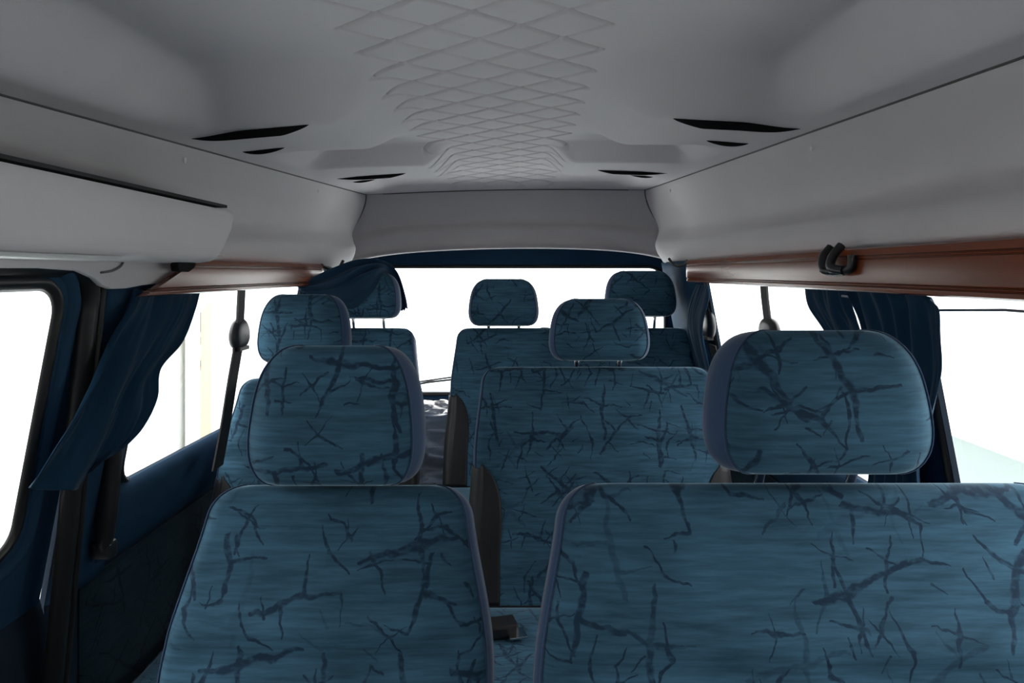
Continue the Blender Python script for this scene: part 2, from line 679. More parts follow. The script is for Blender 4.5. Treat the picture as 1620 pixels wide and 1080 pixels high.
rear_header()
for s, nm in ((-1, 'trim_6'), (1, 'trim_7')):   # seam piping between header and cornice
    p = [header_edge(s, k / 20) + Vector((-s * .004, -.006, 0)) for k in range(21)]
    tag(MB().tube(p, .0028, 6).build(nm, mat('grey_seam_cord', (.13, .13, .135), .8)), kind='structure')
p = [Vector((half_w(3.0) * (k / 20 - 1), 2.998, cz(half_w(3.0) * (k / 20 - 1), 2.998) - .001)) for k in range(41)]
tag(MB().tube(p, .003, 6).build('trim_22', mat('black_header_gap', (.03, .03, .03), .8)), kind='structure')

# ------------------------------------------------------------------ side walls
def wx(z):
    """half width of the wall at height z above eye level"""
    return .72 + .19 * (-.03 - z) if z > -.62 else .83


def wall(name, sgn, outer, holes):
    pl = lambda y, z: Vector((sgn * wx(z), y, H + z))
    v, f = plate(outer, holes, pl)
    m = MB().add(v, f)
    m.add([Vector((sgn * .832, a, H + b)) for a, b in ((-1.15, -.62), (3.15, -.62), (3.15, -1.3), (-1.15, -1.3))], [(0, 1, 2, 3)])
    o = m.build(name, M_door_blue, smooth=False)
    sol = o.modifiers.new('solid', 'SOLIDIFY')
    sol.thickness = .012
    return tag(o, kind='structure')


def frame_ring(name, hole, w, matl, sgn=None, place=None, parent=None, thick=.012, inset=.004, kind=True):
    """rubber or moulding ring round a hole; the outline is grown outwards by w"""
    n = len(hole)
    cx = sum(p[0] for p in hole) / n
    cy = sum(p[1] for p in hole) / n
    out = []
    for i in range(n):
        a, c = Vector(hole[i - 1]), Vector(hole[(i + 1) % n])
        t = (c - a)
        nn = Vector((t.y, -t.x)).normalized()
        if nn.dot(Vector(hole[i]) - Vector((cx, cy))) < 0: nn = -nn
        out.append(tuple(Vector(hole[i]) + nn * w))
    m = MB()
    k = 6
    rings = []
    for r in range(k + 1):
        t = r / k
        h = thick * math.sin(PI * (.06 + .88 * t))
        rings.append([place(hole[i][0] * (1 - t) + out[i][0] * t, hole[i][1] * (1 - t) + out[i][1] * t, h) for i in range(n)])
    v = [p for r in rings for p in r]
    f = [(r * n + i, r * n + (i + 1) % n, (r + 1) * n + (i + 1) % n, (r + 1) * n + i) for r in range(k) for i in range(n)]
    m.add(v, f)
    return m.build(name, matl, parent, solid=.002)


OUT = [(-1.15, .045), (-1.15, -.62), (3.15, -.62), (3.15, .045)]
h_cab = rrect(-.9, .08, -.46, -.03, .06)
h_door_win = rrect(.32, 1.172, -.459, -.031, [.06, .035, .045, .06])
h_rear_l = rrect(1.495, 2.50, -.450, .005, [.05, .06, .05, .05])
h_front_r = rrect(.24, 1.160, -.46, .0, .05)
h_rear_r = rrect(1.375, 2.47, -.450, .005, .05)
h_doorcut = rrect(.12, 1.285, -1.18, .004, [.04, .04, .055, .05])

# left wall: the sliding door fills its own opening
def wall_plain(name, sgn, holes, doorcut):
    pl = lambda y, z: Vector((sgn * wx(z), y, H + z))
    m = MB()
    if doorcut:
        # plate is continuous down to the sill with the door opening cut out
        outer = [(-1.15, .045), (-1.15, -.62), (.12, -.62), (.12, -.05), (.17, .004), (1.23, .004)]
        n = 8
        for k in range(1, n + 1):
            a = PI / 2 - k / n * PI / 2
            outer.append((1.23 + .055 * math.cos(a), -.051 + .055 * math.sin(a)))
        outer += [(1.300, -.62), (3.15, -.62), (3.15, .045)]
        v, f = plate(outer, holes, pl)
        m.add(v, f)
        for (a, b) in ((-1.15, .12), (1.300, 3.15)):
            m.add([Vector((sgn * wx(-.61), y, H + z)) for y, z in ((a, -.62), (b, -.62), (b, -1.3), (a, -1.3))], [(0, 1, 2, 3)])
    else:
        v, f = plate(OUT, holes, pl)
        m.add(v, f)
        m.add([Vector((sgn * wx(-.61), y, H + z)) for y, z in ((-1.15, -.62), (3.15, -.62), (3.15, -1.3), (-1.15, -1.3))], [(0, 1, 2, 3)])
    o = m.build(name, M_wall_dark, smooth=False)
    sol = o.modifiers.new('solid', 'SOLIDIFY')
    sol.thickness = .01
    sol.offset = 0
    return tag(o, kind='structure')


wl = wall_plain('wall_left', -1, [h_cab, h_rear_l], True)
wr = wall_plain('wall_right', 1, [h_cab, h_front_r, h_rear_r], False)


def pl_side(sgn):
    return lambda y, z, h=0: Vector((sgn * (wx(z) - h), y, H + z))


def pane(name, hole, sgn=None, place=None):
    n = len(hole)
    v = [place(a, b, -.006) for a, b in hole]
    o = obj(name, v, [tuple(range(n))], M_glass, smooth=False)
    return tag(o, kind='structure')


wins = [('window_1', h_door_win, -1), ('window_2', h_rear_l, -1), ('window_3', h_front_r, 1), ('window_4', h_rear_r, 1), ('window_5', h_cab, -1), ('window_6', h_cab, 1)]
for nm, hole, s in wins:
    p = pane(nm, hole, place=pl_side(s))
    frame_ring('window_seal', hole, .022 if nm != 'window_1' else .027, M_rubber, place=pl_side(s), parent=p, thick=.012)

# blue padded ledge under the side windows and patterned panels below it
def ledge(name, sgn, y0, y1):
    sec = [(-.448, .0), (-.458, .014), (-.48, .026), (-.52, .034), (-.56, .030), (-.60, .016), (-.615, .004)]
    s = spline([Vector((a, b, 0)) for a, b in sec], 16)

    def fn(i, j):
        y = y0 + (y1 - y0) * j / 30
        z, h, _ = s[i]
        return Vector((sgn * (wx(max(z, -.61)) - h - .004), y, H + z))
    v, f = grid(16, 31, fn)
    return tag(obj(name, v, f, M_door_blue, solid=.003), kind='structure')


ledge('trim_8', -1, 1.42, 3.08)
ledge('trim_9', 1, 1.33, 3.08)
ledge('trim_10', 1, .2, 1.30)


def lower_panel(name, sgn, y0, y1):
    def fn(i, j):
        u = i / 12
        y = y0 + (y1 - y0) * j / 20
        h = .020 * (1 - (2 * u - 1) ** 6) * (1 - abs(2 * j / 20 - 1) ** 10)
        return Vector((sgn * (wx(-.61) - h - .007), y, H - .625 - .60 * u))
    v, f = grid(13, 21, fn)
    return tag(obj(name, v, f, M_fab_wall, solid=.002), kind='structure')


lower_panel('trim_11', -1, 1.40, 3.05)
lower_panel('trim_12', 1, .2, 3.05)

# grey door-header lining under the over-door box
def lining(name, pts, xp, matl, th):
    pp = [side(px, py, xp) for px, py in pts]
    v, f = plate([(p.y, p.z) for p in pp], [], lambda a, b: Vector((xp, a, b)))
    o = obj(name, v, f, matl, solid=th, off=0, bevel=.004)
    return o


# ------------------------------------------------------------------ sliding door (left)
door = empty('door_1', (-.83, .70, H - 1.18))
tag(door, kind='structure')


def dchild(o):
    o.parent = door
    o.matrix_parent_inverse = Matrix.Translation(-door.location)
    return o


PL = pl_side(-1)
door_out = rrect(.14, 1.280, -.62, .006, [.01, .01, .02, .02])
# window cut sits inside; side opening is smaller at the waist
nseg = len(h_door_win)
h_door_cut = rrect(.305, 1.187, -.474, -.016, [.07, .045, .05, .07])
v, f = plate(door_out, [h_door_cut], lambda y, z: PL(y, z, -.004))
dp = MB().add(v, f).build('door_panel', M_door_blue, smooth=False, solid=.012, off=-1)
dchild(dp)
# rolled inner lip of the door frame round its window
dchild(frame_ring('door_moulding', rrect(.295, 1.197, -.484, -.008, [.06, .045, .055, .06]), .036, M_door_blue, place=PL, thick=.018))
v, f = grid(14, 12, lambda i, j: Vector((-(wx(-.61) - .018 * (1 - abs(2 * i / 13 - 1) ** 6)), .15 + 1.135 * j / 11, H - .585 - .575 * i / 13)))
dchild(obj('door_lower_panel', v, f, M_wall_dark, solid=.004))
# weather strip round the door opening
sp_out = rrect(.10, 1.236, -1.19, -.012, [.04, .04, .055, .05], 10)
fr = frame_ring('trim_13', sp_out, .050, M_rubber, place=lambda y, z, h=0: Vector((-(wx(max(z, -.61)) - h), y, H + z)), thick=.026)
tag(fr, kind='structure')
fr2 = frame_ring('trim_14', rrect(.085, 1.268, -1.2, .012, [.04, .04, .05, .05], 10), .010, M_rubber, place=lambda y, z, h=0: Vector((-(wx(max(z, -.61)) - .014 - h), y, H + z)), thick=.014)
tag(fr2, kind='structure')

# ------------------------------------------------------------------ rear door, window, wiper
YR = 3.12
h_rear = rrect(-.715, .70, -.533, .016, [.06, .06, .07, .07], 10)
rd = empty('door_2', (0, YR, H - 1.2))
tag(rd, kind='structure')
v, f = plate([(-.86, .13), (-.86, -.655), (.86, -.655), (.86, .13)], [h_rear], lambda x, z: Vector((x, YR, H + z)))
o = MB().add(v, f).build('door_panel', M_door_blue, smooth=False, solid=.02, off=0)
o.parent = rd
o.matrix_parent_inverse = Matrix.Translation(-rd.location)
o = MB().box((0, YR - .005, H - .588), (1.5, .03, .085)).build('door_ledge', M_door_blue, smooth=False, bevel=.012)
o.parent = rd
o.matrix_parent_inverse = Matrix.Translation(-rd.location)
o = MB().box((0, YR + .012, H - .99), (1.7, .04, .66)).build('door_lower_panel', M_wall_dark, smooth=False, bevel=.006)
o.parent = rd
o.matrix_parent_inverse = Matrix.Translation(-rd.location)
rp = lambda x, z, h=0: Vector((x, YR - .01 - h, H + z))
p = obj('window_7', [Vector((a, YR + .012, H + b)) for a, b in h_rear], [tuple(range(len(h_rear)))], M_glass, smooth=False)
tag(p, kind='structure')
frame_ring('window_seal', h_rear, .014, M_rubber, place=rp, parent=p, thick=.008)
wip = empty('rear_wiper', (-.30, YR + .045, H - .49))
tag(wip, 'thin black wiper lying across the bottom of the rear window glass', 'wiper')
a, bq = at(640, 611, YR + .05), at(716, 600, YR + .05)
o = MB().tube([a - wip.location, (a + bq) / 2 - wip.location + Vector((0, 0, .003)), bq - wip.location], .005, 6).build('wiper_arm', M_black, wip)
o = MB().box(tuple((a + bq) / 2 - wip.location + Vector((0, -.005, .012))), (.26, .006, .007), Matrix.Rotation(-.14, 3, 'Y')).build('wiper_blade', M_black, wip, smooth=False)

# ------------------------------------------------------------------ floor, front bulkhead
tag(MB().box((0, 1.0, -.02), (1.68, 4.4, .04)).build('floor', M_carpet, smooth=False), kind='structure')
h_ws = rrect(-.68, .68, -.55, .12, .1)
v, f = plate([(-.86, .42), (-.86, -1.3), (.86, -1.3), (.86, .42)], [h_ws], lambda x, z: Vector((x, -1.15, H + z)))
tag(MB().add(v, f).build('wall_front', M_wall_dark, smooth=False, solid=.02, off=0), kind='structure')
p = obj('window_8', [Vector((a, -1.15, H + b)) for a, b in h_ws], [tuple(range(len(h_ws)))], M_glass, smooth=False)
tag(p, kind='structure')
# roof skin above and around the linings keeps daylight out
m = MB()
prof = [(-.90, -1.3), (-.90, -.6), (-.80, .0), (-.80, .25), (-.70, .40), (-.4, .46), (.4, .46), (.70, .40), (.80, .25), (.80, .0)]
roofp = [(-.700, .032), (-.80, .06), (-.80, .25), (-.70, .40), (-.4, .46), (.4, .46), (.70, .40), (.80, .25), (.80, .06), (.700, .032)]
v, f = grid(len(roofp), 2, lambda i, j: Vector((roofp[i][0], -1.2 if j == 0 else 3.16, H + roofp[i][1])))
m.add(v, f)
m.add([Vector((a, 3.16, H + b)) for a, b in roofp], [tuple(range(len(roofp)))])
tag(m.build('trim_15', mat('white_roof_skin', (.7, .7, .7), .4), smooth=False), kind='structure')

# ------------------------------------------------------------------ over-door box and lining (left)
box = empty('overhead_box', (-.66, .85, H + .02))
tag(box, 'long grey padded box above the sliding door, with slanted end', 'overhead box')
sec = [(-.690, .146), (-.640, .146), (-.606, .140), (-.600, .132), (-.597, .10), (-.596, .06), (-.600, .038), (-.606, .029), (-.616, .024), (-.64, .0205), (-.69, .018)]


def boxfn(i, j):
    x, z = sec[i]
    t = j / 40
    y1 = 1.612 - .085 * sm(z, .135, .02)   # slanted end
    y = .05 + (y1 - .05) * t
    z2 = z - .004 * t + .003
    return Vector((x, y, H + z2)) - box.location


v, f = grid(len(sec), 41, boxfn)
n = len(sec)
f.append(tuple(40 * n + i for i in range(n)))
obj('box_body', v, f, M_box, box, auto=40)
v, f = grid(5, 20, lambda i, j: Vector(((-.606, -.612, -.62, -.63, -.64)[i], .06 + 1.11 * j / 19, H + (.0275, .022, .0205, .0198, .0198)[i] - .0015)) - box.location)
MB().box(Vector((-.652, .83, H + .1495)) - box.location, (.080, 1.55, .006)).build('gap_shade_strip', mat('charcoal_gap_shade', (.05, .05, .052), .9, .1), box, smooth=False)  # dark strip added to draw the shadow line between box and cornice
obj('lower_lip', v, f, mat('pale_grey_vinyl_lip', (.62, .61, .61), .5), box)

lin = lining('trim_16', [(-60, 404), (-60, 424), (60, 424), (120, 428), (146, 440), (158, 452), (172, 457), (196, 456), (222, 451), (262, 447), (300, 436), (345, 420), (350, 404)], -.688, M_corn, .012)
tag(lin, kind='structure')
# slim dark seam running down the lining
pz = [side(px, py, -.680) for px, py in ((197, 408), (192, 420), (178, 428), (160, 431))]
tag(MB().tube(spline(pz, 10), .0022, 6).build('trim_17', mat('grey_seam', (.10, .10, .10), .7)), kind='structure')

# blue B-pillar cover on the left
def pillar(name, sgn, y0, y1, z0, z1, h=.020, matl=M_door_blue):
    def fn(i, j):
        u = i / 14
        z = z0 + (z1 - z0) * j / 20
        k = 1 - abs(2 * u - 1) ** 4
        return Vector((sgn * (wx(max(z, -.61)) - .004 - h * k), y0 + (y1 - y0) * u, H + z))
    v, f = grid(15, 21, fn)
    return tag(obj(name, v, f, matl, solid=.002), kind='structure')


pillar('trim_18', -1, 1.30, 1.488, -.62, .03)
pillar('trim_19', 1, 1.185, 1.352, -.46, .04, .016)
pillar('trim_20', -1, 2.53, 3.11, -.46, .04, .03)
pillar('trim_21', 1, 2.50, 3.11, -.46, .04, .045)

# ------------------------------------------------------------------ ceiling vents
def vent(x0, x1, y, hgt, label, group, small=False, nm='ceiling_vent'):
    cx = (x0 + x1) / 2
    s = 1 if cx > 0 else -1
    zc = min(cz(x0, y), cz(x1, y), cz(cx, y))
    r = empty(nm, (cx, y, zc))
    tag(r, label, 'vent', group)
    n = 30
    slot, lip = MB(), MB()
    vs, vl = [], []
    for k in range(n + 1):
        t = k / n
        x = x0 + (x1 - x0) * t
        o_t = t if s > 0 else 1 - t          # 0 at the inner end, 1 at the outer end
        prof_ = (min(1, o_t / .22)) ** .7 * (1 if o_t < .55 else max(0, 1 - ((o_t - .55) / .45) ** 1.8)) if not small else math.sin(PI * o_t) ** .7
        prof_ = max(prof_, .02)
        yy = y + (0 if small else .075 * (o_t - .5) * .9)
        zt = cz(x, yy) + .002
        vs += [Vector((x, yy, zt)), Vector((x, yy + .004, cz(x, yy) - hgt * prof_))]
        for q_ in range(7):
            a = q_ / 6
            yb = yy + .004 + (.055 if not small else .03) * a * (.4 + .6 * prof_)
            zz = (cz(x, yy) - hgt * prof_) * (1 - a) + (cz(x, yb) + .003) * a - .003 * math.sin(PI * a) * prof_
            vl.append(Vector((x, yb, zz)))
    slot.add([p - r.location for p in vs], [(2 * k, 2 * k + 1, 2 * k + 3, 2 * k + 2) for k in range(n)])
    lip.add([p - r.location for p in vl], [(7 * k + i, 7 * k + i + 1, 7 * k + 7 + i + 1, 7 * k + 7 + i) for k in range(n) for i in range(6)])
    slot.build('vent_slot', M_slot, r)
    lip.build('vent_lip', M_ceil, r)
    return r


vent(-.625, -.36, 1.42, .017, 'large slot vent in the headliner above the grey over-door box, longest on its side', None)
vent(.36, .64, 1.42, .017, 'large slot vent in the headliner over the front bench seat side', None)
vent(-.600, -.500, 1.66, .010, 'small oval vent just behind the large slot vent near the over-door box', None, True)
vent(.500, .600, 1.66, .010, 'small oval vent just behind the large slot vent on the bench seat side', None, True)
vent(-.55, -.31, 2.30, .012, 'farther slot vent in the headliner on the over-door box side, before the rear header', None)
vent(.31, .55, 2.30, .012, 'farther slot vent in the headliner on the bench seat side, before the rear header', None)
vent(-.530, -.445, 2.47, .008, 'far small oval vent by the rear header on the over-door box side', None, True)
vent(.445, .530, 2.47, .008, 'far small oval vent by the rear header on the bench seat side', None, True)

# white trim clips on the cornices
for (px, py, y, s, lab) in ((348, 250, 1.56, -1, 'tiny white trim clip on the cornice above the end of the grey over-door box'),
                            (1207, 243, 1.52, 1, 'tiny white trim clip on the cornice above the front bench seat'),
                            (533, 300, 2.44, -1, 'tiny white trim clip near the rear corner of the cornice with the short board'),
                            (1048, 297, 2.66, 1, 'tiny white trim clip near the rear corner of the cornice with the long board')):
    yy = y
    x = s * (half_w(yy) + .018)
    z = edge_z(yy) + TILT * s * half_w(yy) - .030
    m = MB()
    c = Vector((x, yy, z))
    vv, ff = grid(10, 5, lambda i, j: c + Vector((s * -.0035 * math.cos(j / 4 * PI / 2), .0045 * math.sin(j / 4 * PI / 2) * math.cos(i / 10 * 2 * PI), .008 * math.sin(j / 4 * PI / 2) * math.sin(i / 10 * 2 * PI))), True)
    m.add(vv, ff)
    tag(m.build('trim_clip', M_screw), lab, 'clip')

# ------------------------------------------------------------------ wood boards
def board(sgn, y0, y1, zb, zt, cut, label):
    r = empty('wooden_trim_board', (sgn * .67, (y0 + y1) / 2, H + (zb + zt) / 2))
    tag(r, label, 'wooden board')
    nz_ = 110
    # plan path: straight, then the rear end rolls outwards
    path = []
    L = y1 - y0
    for k in range(60):
        path.append((y0 + (L - .12) * k / 59, 0.0))
    for k in range(1, 15):
        a = k / 14 * PI * .46
        path.append((y1 - .12 + .12 * math.sin(a), .055 * (1 - math.cos(a)) * 1.15))
    n = len(path)

    def sec(t):
        # bowed outline with two milled grooves
        x = .0022 * (1 - (2 * t - 1) ** 2)
        for g in (.13, .185, .745, .805):
            x -= .0042 * math.exp(-((t - g) / .014) ** 4)
        x -= .006 * max(0, abs(2 * t - 1) - .93) / .07
        return x

    def fn(i, j):
        t = i / (nz_ - 1)
        y, o = path[j]
        if cut and j < 20:
            yc = y0 + cut * (t) ** 1.0
            yE = path[20][0]
            y = yc + (yE - yc) * j / 20
        z = zb + (zt - zb) * t
        x = .66 - sec(t) + o
        return Vector((sgn * x, y, H + z)) - r.location
    v, f = grid(nz_, n, fn)
    v2 = [p + Vector((sgn * .013, 0, 0)) for p in v]
    m = MB().add(v, f).add(v2, f)
    N_ = len(v)
    ring = [i for i in range(nz_)] + [j * nz_ + nz_ - 1 for j in range(1, n)] + [(n - 1) * nz_ + i for i in range(nz_ - 2, -1, -1)] + [j * nz_ for j in range(n - 2, 0, -1)]
    ef = [(ring[k], ring[(k + 1) % len(ring)], ring[(k + 1) % len(ring)] + N_, ring[k] + N_) for k in range(len(ring))]
    m.f += ef
    m.build('board', M_wood, r, auto=45)
    return r


bl = board(-1, 1.335, 2.66, -.048, .029, .235, 'short reddish wooden board with a diagonally cut end, beside the grey over-door box')
br = board(1, .10, 2.62, -.036, .043, 0, 'long reddish wooden board running above the bench seats, with a black double hook')


def hook(parent, pts, r, name='hook', base=None):
    L_ = parent.location
    m = MB()
    for pp in pts:
        m.tube([Vector(p) - L_ for p in spline(pp, 12)], r, 8)
    if base:
        m.box(Vector(base[0]) - L_, base[1])
    return m.build(name, M_black, parent, auto=50)


# double hook on the long board
x = .648
y_h = (x - CX) * F / (1325 - 820)
hook(br, [[(x + .012, y_h + .055, H + .048), (x - .006, y_h + .050, H + .026), (x - .012, y_h + .030, H + .004), (x - .002, y_h + .0, H + .001)],
          [(x + .012, y_h + .010, H + .050), (x - .006, y_h + .008, H + .028), (x - .012, y_h + .0, H + .008), (x - .004, y_h - .035, H + .002)],
          [(x + .004, y_h + .03, H + .002), (x - .006, y_h, H + .0), (x + .002, y_h - .045, H + .006), (x + .004, y_h - .050, H + .03)]], .0085, 'double_hook')
hook(br, [[(.625, 2.66, H + .050), (.635, 2.64, H + .030), (.650, 2.62, H + .022), (.668, 2.58, H + .030), (.672, 2.56, H + .04)]], .0055, 'end_hook')
hook(bl, [[(-.610, 2.66, H + .042), (-.62, 2.64, H + .016), (-.640, 2.62, H + .006), (-.660, 2.58, H + .018), (-.664, 2.56, H + .025)]], .0062, 'end_hook')
m = MB()
pts = [side(px, py, -.645) for px, py in ((281, 411), (308, 411), (304, 424), (296, 430), (278, 429), (276, 418))]
vv, ff = plate([(p.y, p.z) for p in pts], [], lambda a, b: Vector((-.647, a, b)) - bl.location)
m.add(vv, ff).build('board_clip', M_slot, bl, smooth=False, solid=.016, off=0, bevel=.003)

# ------------------------------------------------------------------ seats
def loft(hw, zl, depth, yoff, rc, nf=44, bulge=None, grow=None):
    """front and rest point grids of an upholstered block.
    hw(z) half width, zl list of heights, depth(z), yoff(z) centre offset"""
    fr_, rs_ = [], []
    na = 6
    for z in zl:
        a, d, yc = hw(z), depth(z), yoff(z)
        r = min(rc, a * .45, d * .48)
        row = []
        for i in range(nf):
            u = i / (nf - 1) * 2 - 1
            x = u * (a - r)
            y = yc - d / 2 - (bulge(x, z, a) if bulge else 0)
            row.append(Vector((x, y, z)))
        arc = []
        KA = 3
        for k in range(1, KA + 1):
            t = k / na * PI / 2
            bl_ = row[-1].y - (yc - d / 2)
            arc.append(Vector((a - r + r * math.sin(t), yc - d / 2 + r - r * math.cos(t) + bl_ * (1 - k / na), z)))
        rest = []
        # right front arc, side, back arc, back, mirrored
        row = [Vector((-p.x, p.y, p.z)) for p in arc[::-1]] + row + arc
        fr_.append(row)
        rest.append(arc[-1].copy())
        for k in range(KA + 1, na + 1):
            t = k / na * PI / 2
            rest.append(Vector((a - r + r * math.sin(t), yc - d / 2 + r - r * math.cos(t), z)))
        for k in range(1, 4):
            rest.append(Vector((a, yc - d / 2 + r + (d - 2 * r) * k / 4, z)))
        for k in range(na + 1):
            t = k / na * PI / 2
            rest.append(Vector((a - r + r * math.cos(t), yc + d / 2 - r + r * math.sin(t), z)))
        for k in range(1, 8):
            rest.append(Vector(((a - r) * (1 - 2 * k / 8), yc + d / 2, z)))
        left = [Vector((-p.x, p.y, p.z)) for p in rest[:1 + (na - KA) + 3 + na + 1]][::-1]
        rest += left
        rs_.append(rest)
    return fr_, rs_


def mesh_from_rows(rows):
    n = len(rows[0])
    return [p for r in rows for p in r], [(j * n + i, j * n + i + 1, (j + 1) * n + i + 1, (j + 1) * n + i) for j in range(len(rows) - 1) for i in range(n - 1)]


def block(name, hw, zl, depth, yoff, rc, parent, xf, bulge=None, nf=44, caps=True, piping=.0024, cloth=None):
    fr_, rs_ = loft(hw, zl, depth, yoff, rc, nf, bulge)
    v, f = mesh_from_rows(fr_)
    m = MB().add(v, f)
    front = obj(name, [xf @ p for p in m.v], m.f, cloth or M_fab, parent)
    v, f = mesh_from_rows(rs_)
    m = MB().add(v, f)
    if caps:
        for k in (0, -1):
            lp = fr_[k][1:-1] + rs_[k]
            m.add(lp, [tuple(range(len(lp)))])
    sb = obj('side_band', [xf @ p for p in m.v], m.f, M_plain, front, auto=60)
    # piping along the seam between face and band
    for s in (0, -1):
        line = [xf @ (r[s] + Vector(((-1 if s == 0 else 1) * .001, -.0005, 0))) for r in fr_]
        MB().tube(line, piping * .62, 6, up=(0, 1, 0)).build('piping', M_plain, front)
    return front


def zlevels(a, b, n, dense_lo=True, dense_hi=True):
    out = []
    for k in range(n + 1):
        t = k / n
        if dense_lo and dense_hi: t = .5 - .5 * math.cos(PI * t)
        elif dense_hi: t = math.sin(t * PI / 2)
        out.append(a + (b - a) * t)
    return out


REC = math.radians(20)


def make_seat(name, label, group, x, yt, zt, hw, growth, heads, patch_sides=(-1, 1), lever=False, cushion=True):
    """x centre, yt/zt front-top edge of the backrest (zt from eye level)"""
    L_ = .60
    hy, hz = yt - L_ * math.sin(REC), H + zt - L_ * math.cos(REC)
    root = empty(name, (x, hy, 0))
    tag(root, label, 'seat', group)
    T = .105   # thickness
    # local frame of the backrest: z up the back, y to the rear, origin at hinge front
    X = Matrix.Translation((0, 0, hz)) @ Matrix.Rotation(-REC, 4, 'X')
    R = .045

    def hwf(z):
        base = hw + growth * sm(L_ - z, 0, .24) + .012 * sm(L_ - z, .24, .5)
        if z > L_ - R:
            q = (z - (L_ - R)) / R
            base -= R * (1 - math.sqrt(max(0, 1 - q * q))) * .98
        return base

    def dep(z):
        d = T
        rt = .030
        if z > L_ - rt:
            q = (z - (L_ - rt)) / rt
            d -= 2 * rt * (1 - math.sqrt(max(0, 1 - q * q))) * .9
        return d

    def bul(xx, z, a):
        u = xx / a
        k = (1 - u ** 4)
        b = .010 * k * math.sin(PI * min(1, max(0, (z - .02) / (L_ - .05))))
        # crease across the back: fuller above, hollow below
        crease = L_ - .205 + .004 * math.sin(9 * xx + x * 7)
        t = (z - crease)
        b += .007 * k * math.exp(-((t - .022) / .022) ** 2) - .006 * k * math.exp(-((t + .012) / .014) ** 2)
        b += .0016 * noise.noise(Vector((xx * 9 + x * 5, z * 14, yt)))
        return b
    zl = zlevels(0, L_ - .045, 46, False, False) + [L_ - .045 + .045 * math.sin(k / 12 * PI / 2) * .999 for k in range(1, 13)]
    yo = lambda z: T / 2
    nf = 44 if hw < .25 else 80
    back = block('backrest', hwf, zl, dep, yo, .028, root, X, bul, nf)
    # black vinyl wear panels wrapping each lower corner
    for s in patch_sides:
        z1 = L_ - .265
        rows = []
        nz2, ns = 34, 26
        for j in range(nz2 + 1):
            z = z1 * j / nz2
            a = hwf(z)
            r = .028
            tt = max(0, (z - (z1 - .16)) / .16)
            w = .082 * math.sqrt(max(0, 1 - tt ** 2.2)) + .004
            row = []
            for i in range(ns + 1):
                u = i / ns
                if u < .45:
                    xx = a - max(w, .0) + (max(w, 0) - r) * (u / .45) if w > r else a - r
                    y = -bul(xx, z, a) - .0025 + .0022 * (1 if i == 0 else 0)
                    row.append(Vector((s * xx, y, z)))
                elif u < .75:
                    t = (u - .45) / .30 * PI / 2
                    cut_ = min(1, w / r) if w < r else 1
                    t = PI / 2 - (PI / 2 - t) * cut_
                    row.append(Vector((s * (a - r + (r + .0025) * math.sin(t)), r - (r + .0025) * math.cos(t), z)))
                else:
                    row.append(Vector((s * (a + .0025), r + (T - 2 * r) * (u - .75) / .25, z)))
            rows.append(row)
        v, f = mesh_from_rows(rows)
        obj('corner_panel', [X @ p for p in v], f, M_vinyl, root, solid=.0015, off=1)
    # headrests
    for (hx, ha, z0, z1, yh) in heads:
        hh = (z1 - z0)
        cz_ = (z0 + z1) / 2 + H
        hd = .105
        n_ = 3.0

        def hwh(z, ha=ha, hh=hh):
            t = z / (hh / 2)
            e = (1 - min(1, abs(t)) ** 2.7) ** (1 / 2.7)
            tp = 1 - .085 * t
            return ha * 1.03 * tp * (.50 + .50 * e) if t > 0 else ha * 1.03 * tp * (.60 + .40 * e)

        def dph(z, hh=hh):
            t = z / (hh / 2)
            return hd * (.42 + .58 * (1 - min(1, abs(t)) ** 3.6) ** (1 / 3.6))

        def blh(xx, z, a, hh=hh):
            t = z / (hh / 2)
            u = xx / a
            return .012 * (1 - u ** 4) * max(0, 1 - abs(t) ** 2.6)
        zl2 = [hh / 2 * math.sin(PI / 2 * (k / 26 * 2 - 1)) for k in range(27)]
        XH = Matrix.Translation((hx - x, yh - hy + hd / 2, cz_)) @ Matrix.Rotation(math.radians(-8), 4, 'X')
        hr = block('headrest', hwh, zl2, dph, lambda z: 0, .046, root, XH, blh, 36, True, .0024)
        for s in (-1, 1):
            pz = cz_ - hh / 2 + .02
            MB().tube([(hx - x + s * .06, yh - hy + .055, pz), (hx - x + s * .06, yt - hy + .05, H + zt - .03)], .0065, 8).build('headrest_post', M_chrome, root)
    # cushion
    if cushion:
        cw = hw + growth + .01

        def cu(xx, z, a): return .010 * (1 - (xx / a) ** 4) * (1 - abs(z / .23) ** 4)
        XC = Matrix.Translation((0, -.235, hz + .0)) @ Matrix.Rotation(math.radians(-90), 4, 'X')
        # local z -> forward/back, front face -> up
        zl3 = [.235 * math.sin(PI / 2 * (k / 24 * 2 - 1)) for k in range(25)]
        XC = Matrix.Translation((0, -.225, hz - .055)) @ Matrix(((1, 0, 0, 0), (0, 0, 1, 0), (0, -1, 0, 0), (0, 0, 0, 1)))
        block('cushion', lambda z: cw * (.93 + .07 * (1 - min(1, abs(z / .236)) ** 8) ** .125), zl3,
              lambda z: .12 * (.5 + .5 * (1 - min(1, abs(z / .236)) ** 4) ** .25), lambda z: 0, .03, root, XC, cu, 40, cloth=M_fab_cushion)
        ph = hz - .115
        m = MB()
        m.box((0, -.22, ph - .012), (2 * cw - .08, .40, .03))
        for sx in (-1, 1):
            m.box((sx * (cw - .09), -.22, (ph - .02) / 2), (.04, .36, ph - .02))
        m.box((0, -.22, .012), (2 * cw - .14, .06, .024))
        m.build('seat_base', M_black, root, smooth=False, bevel=.004)
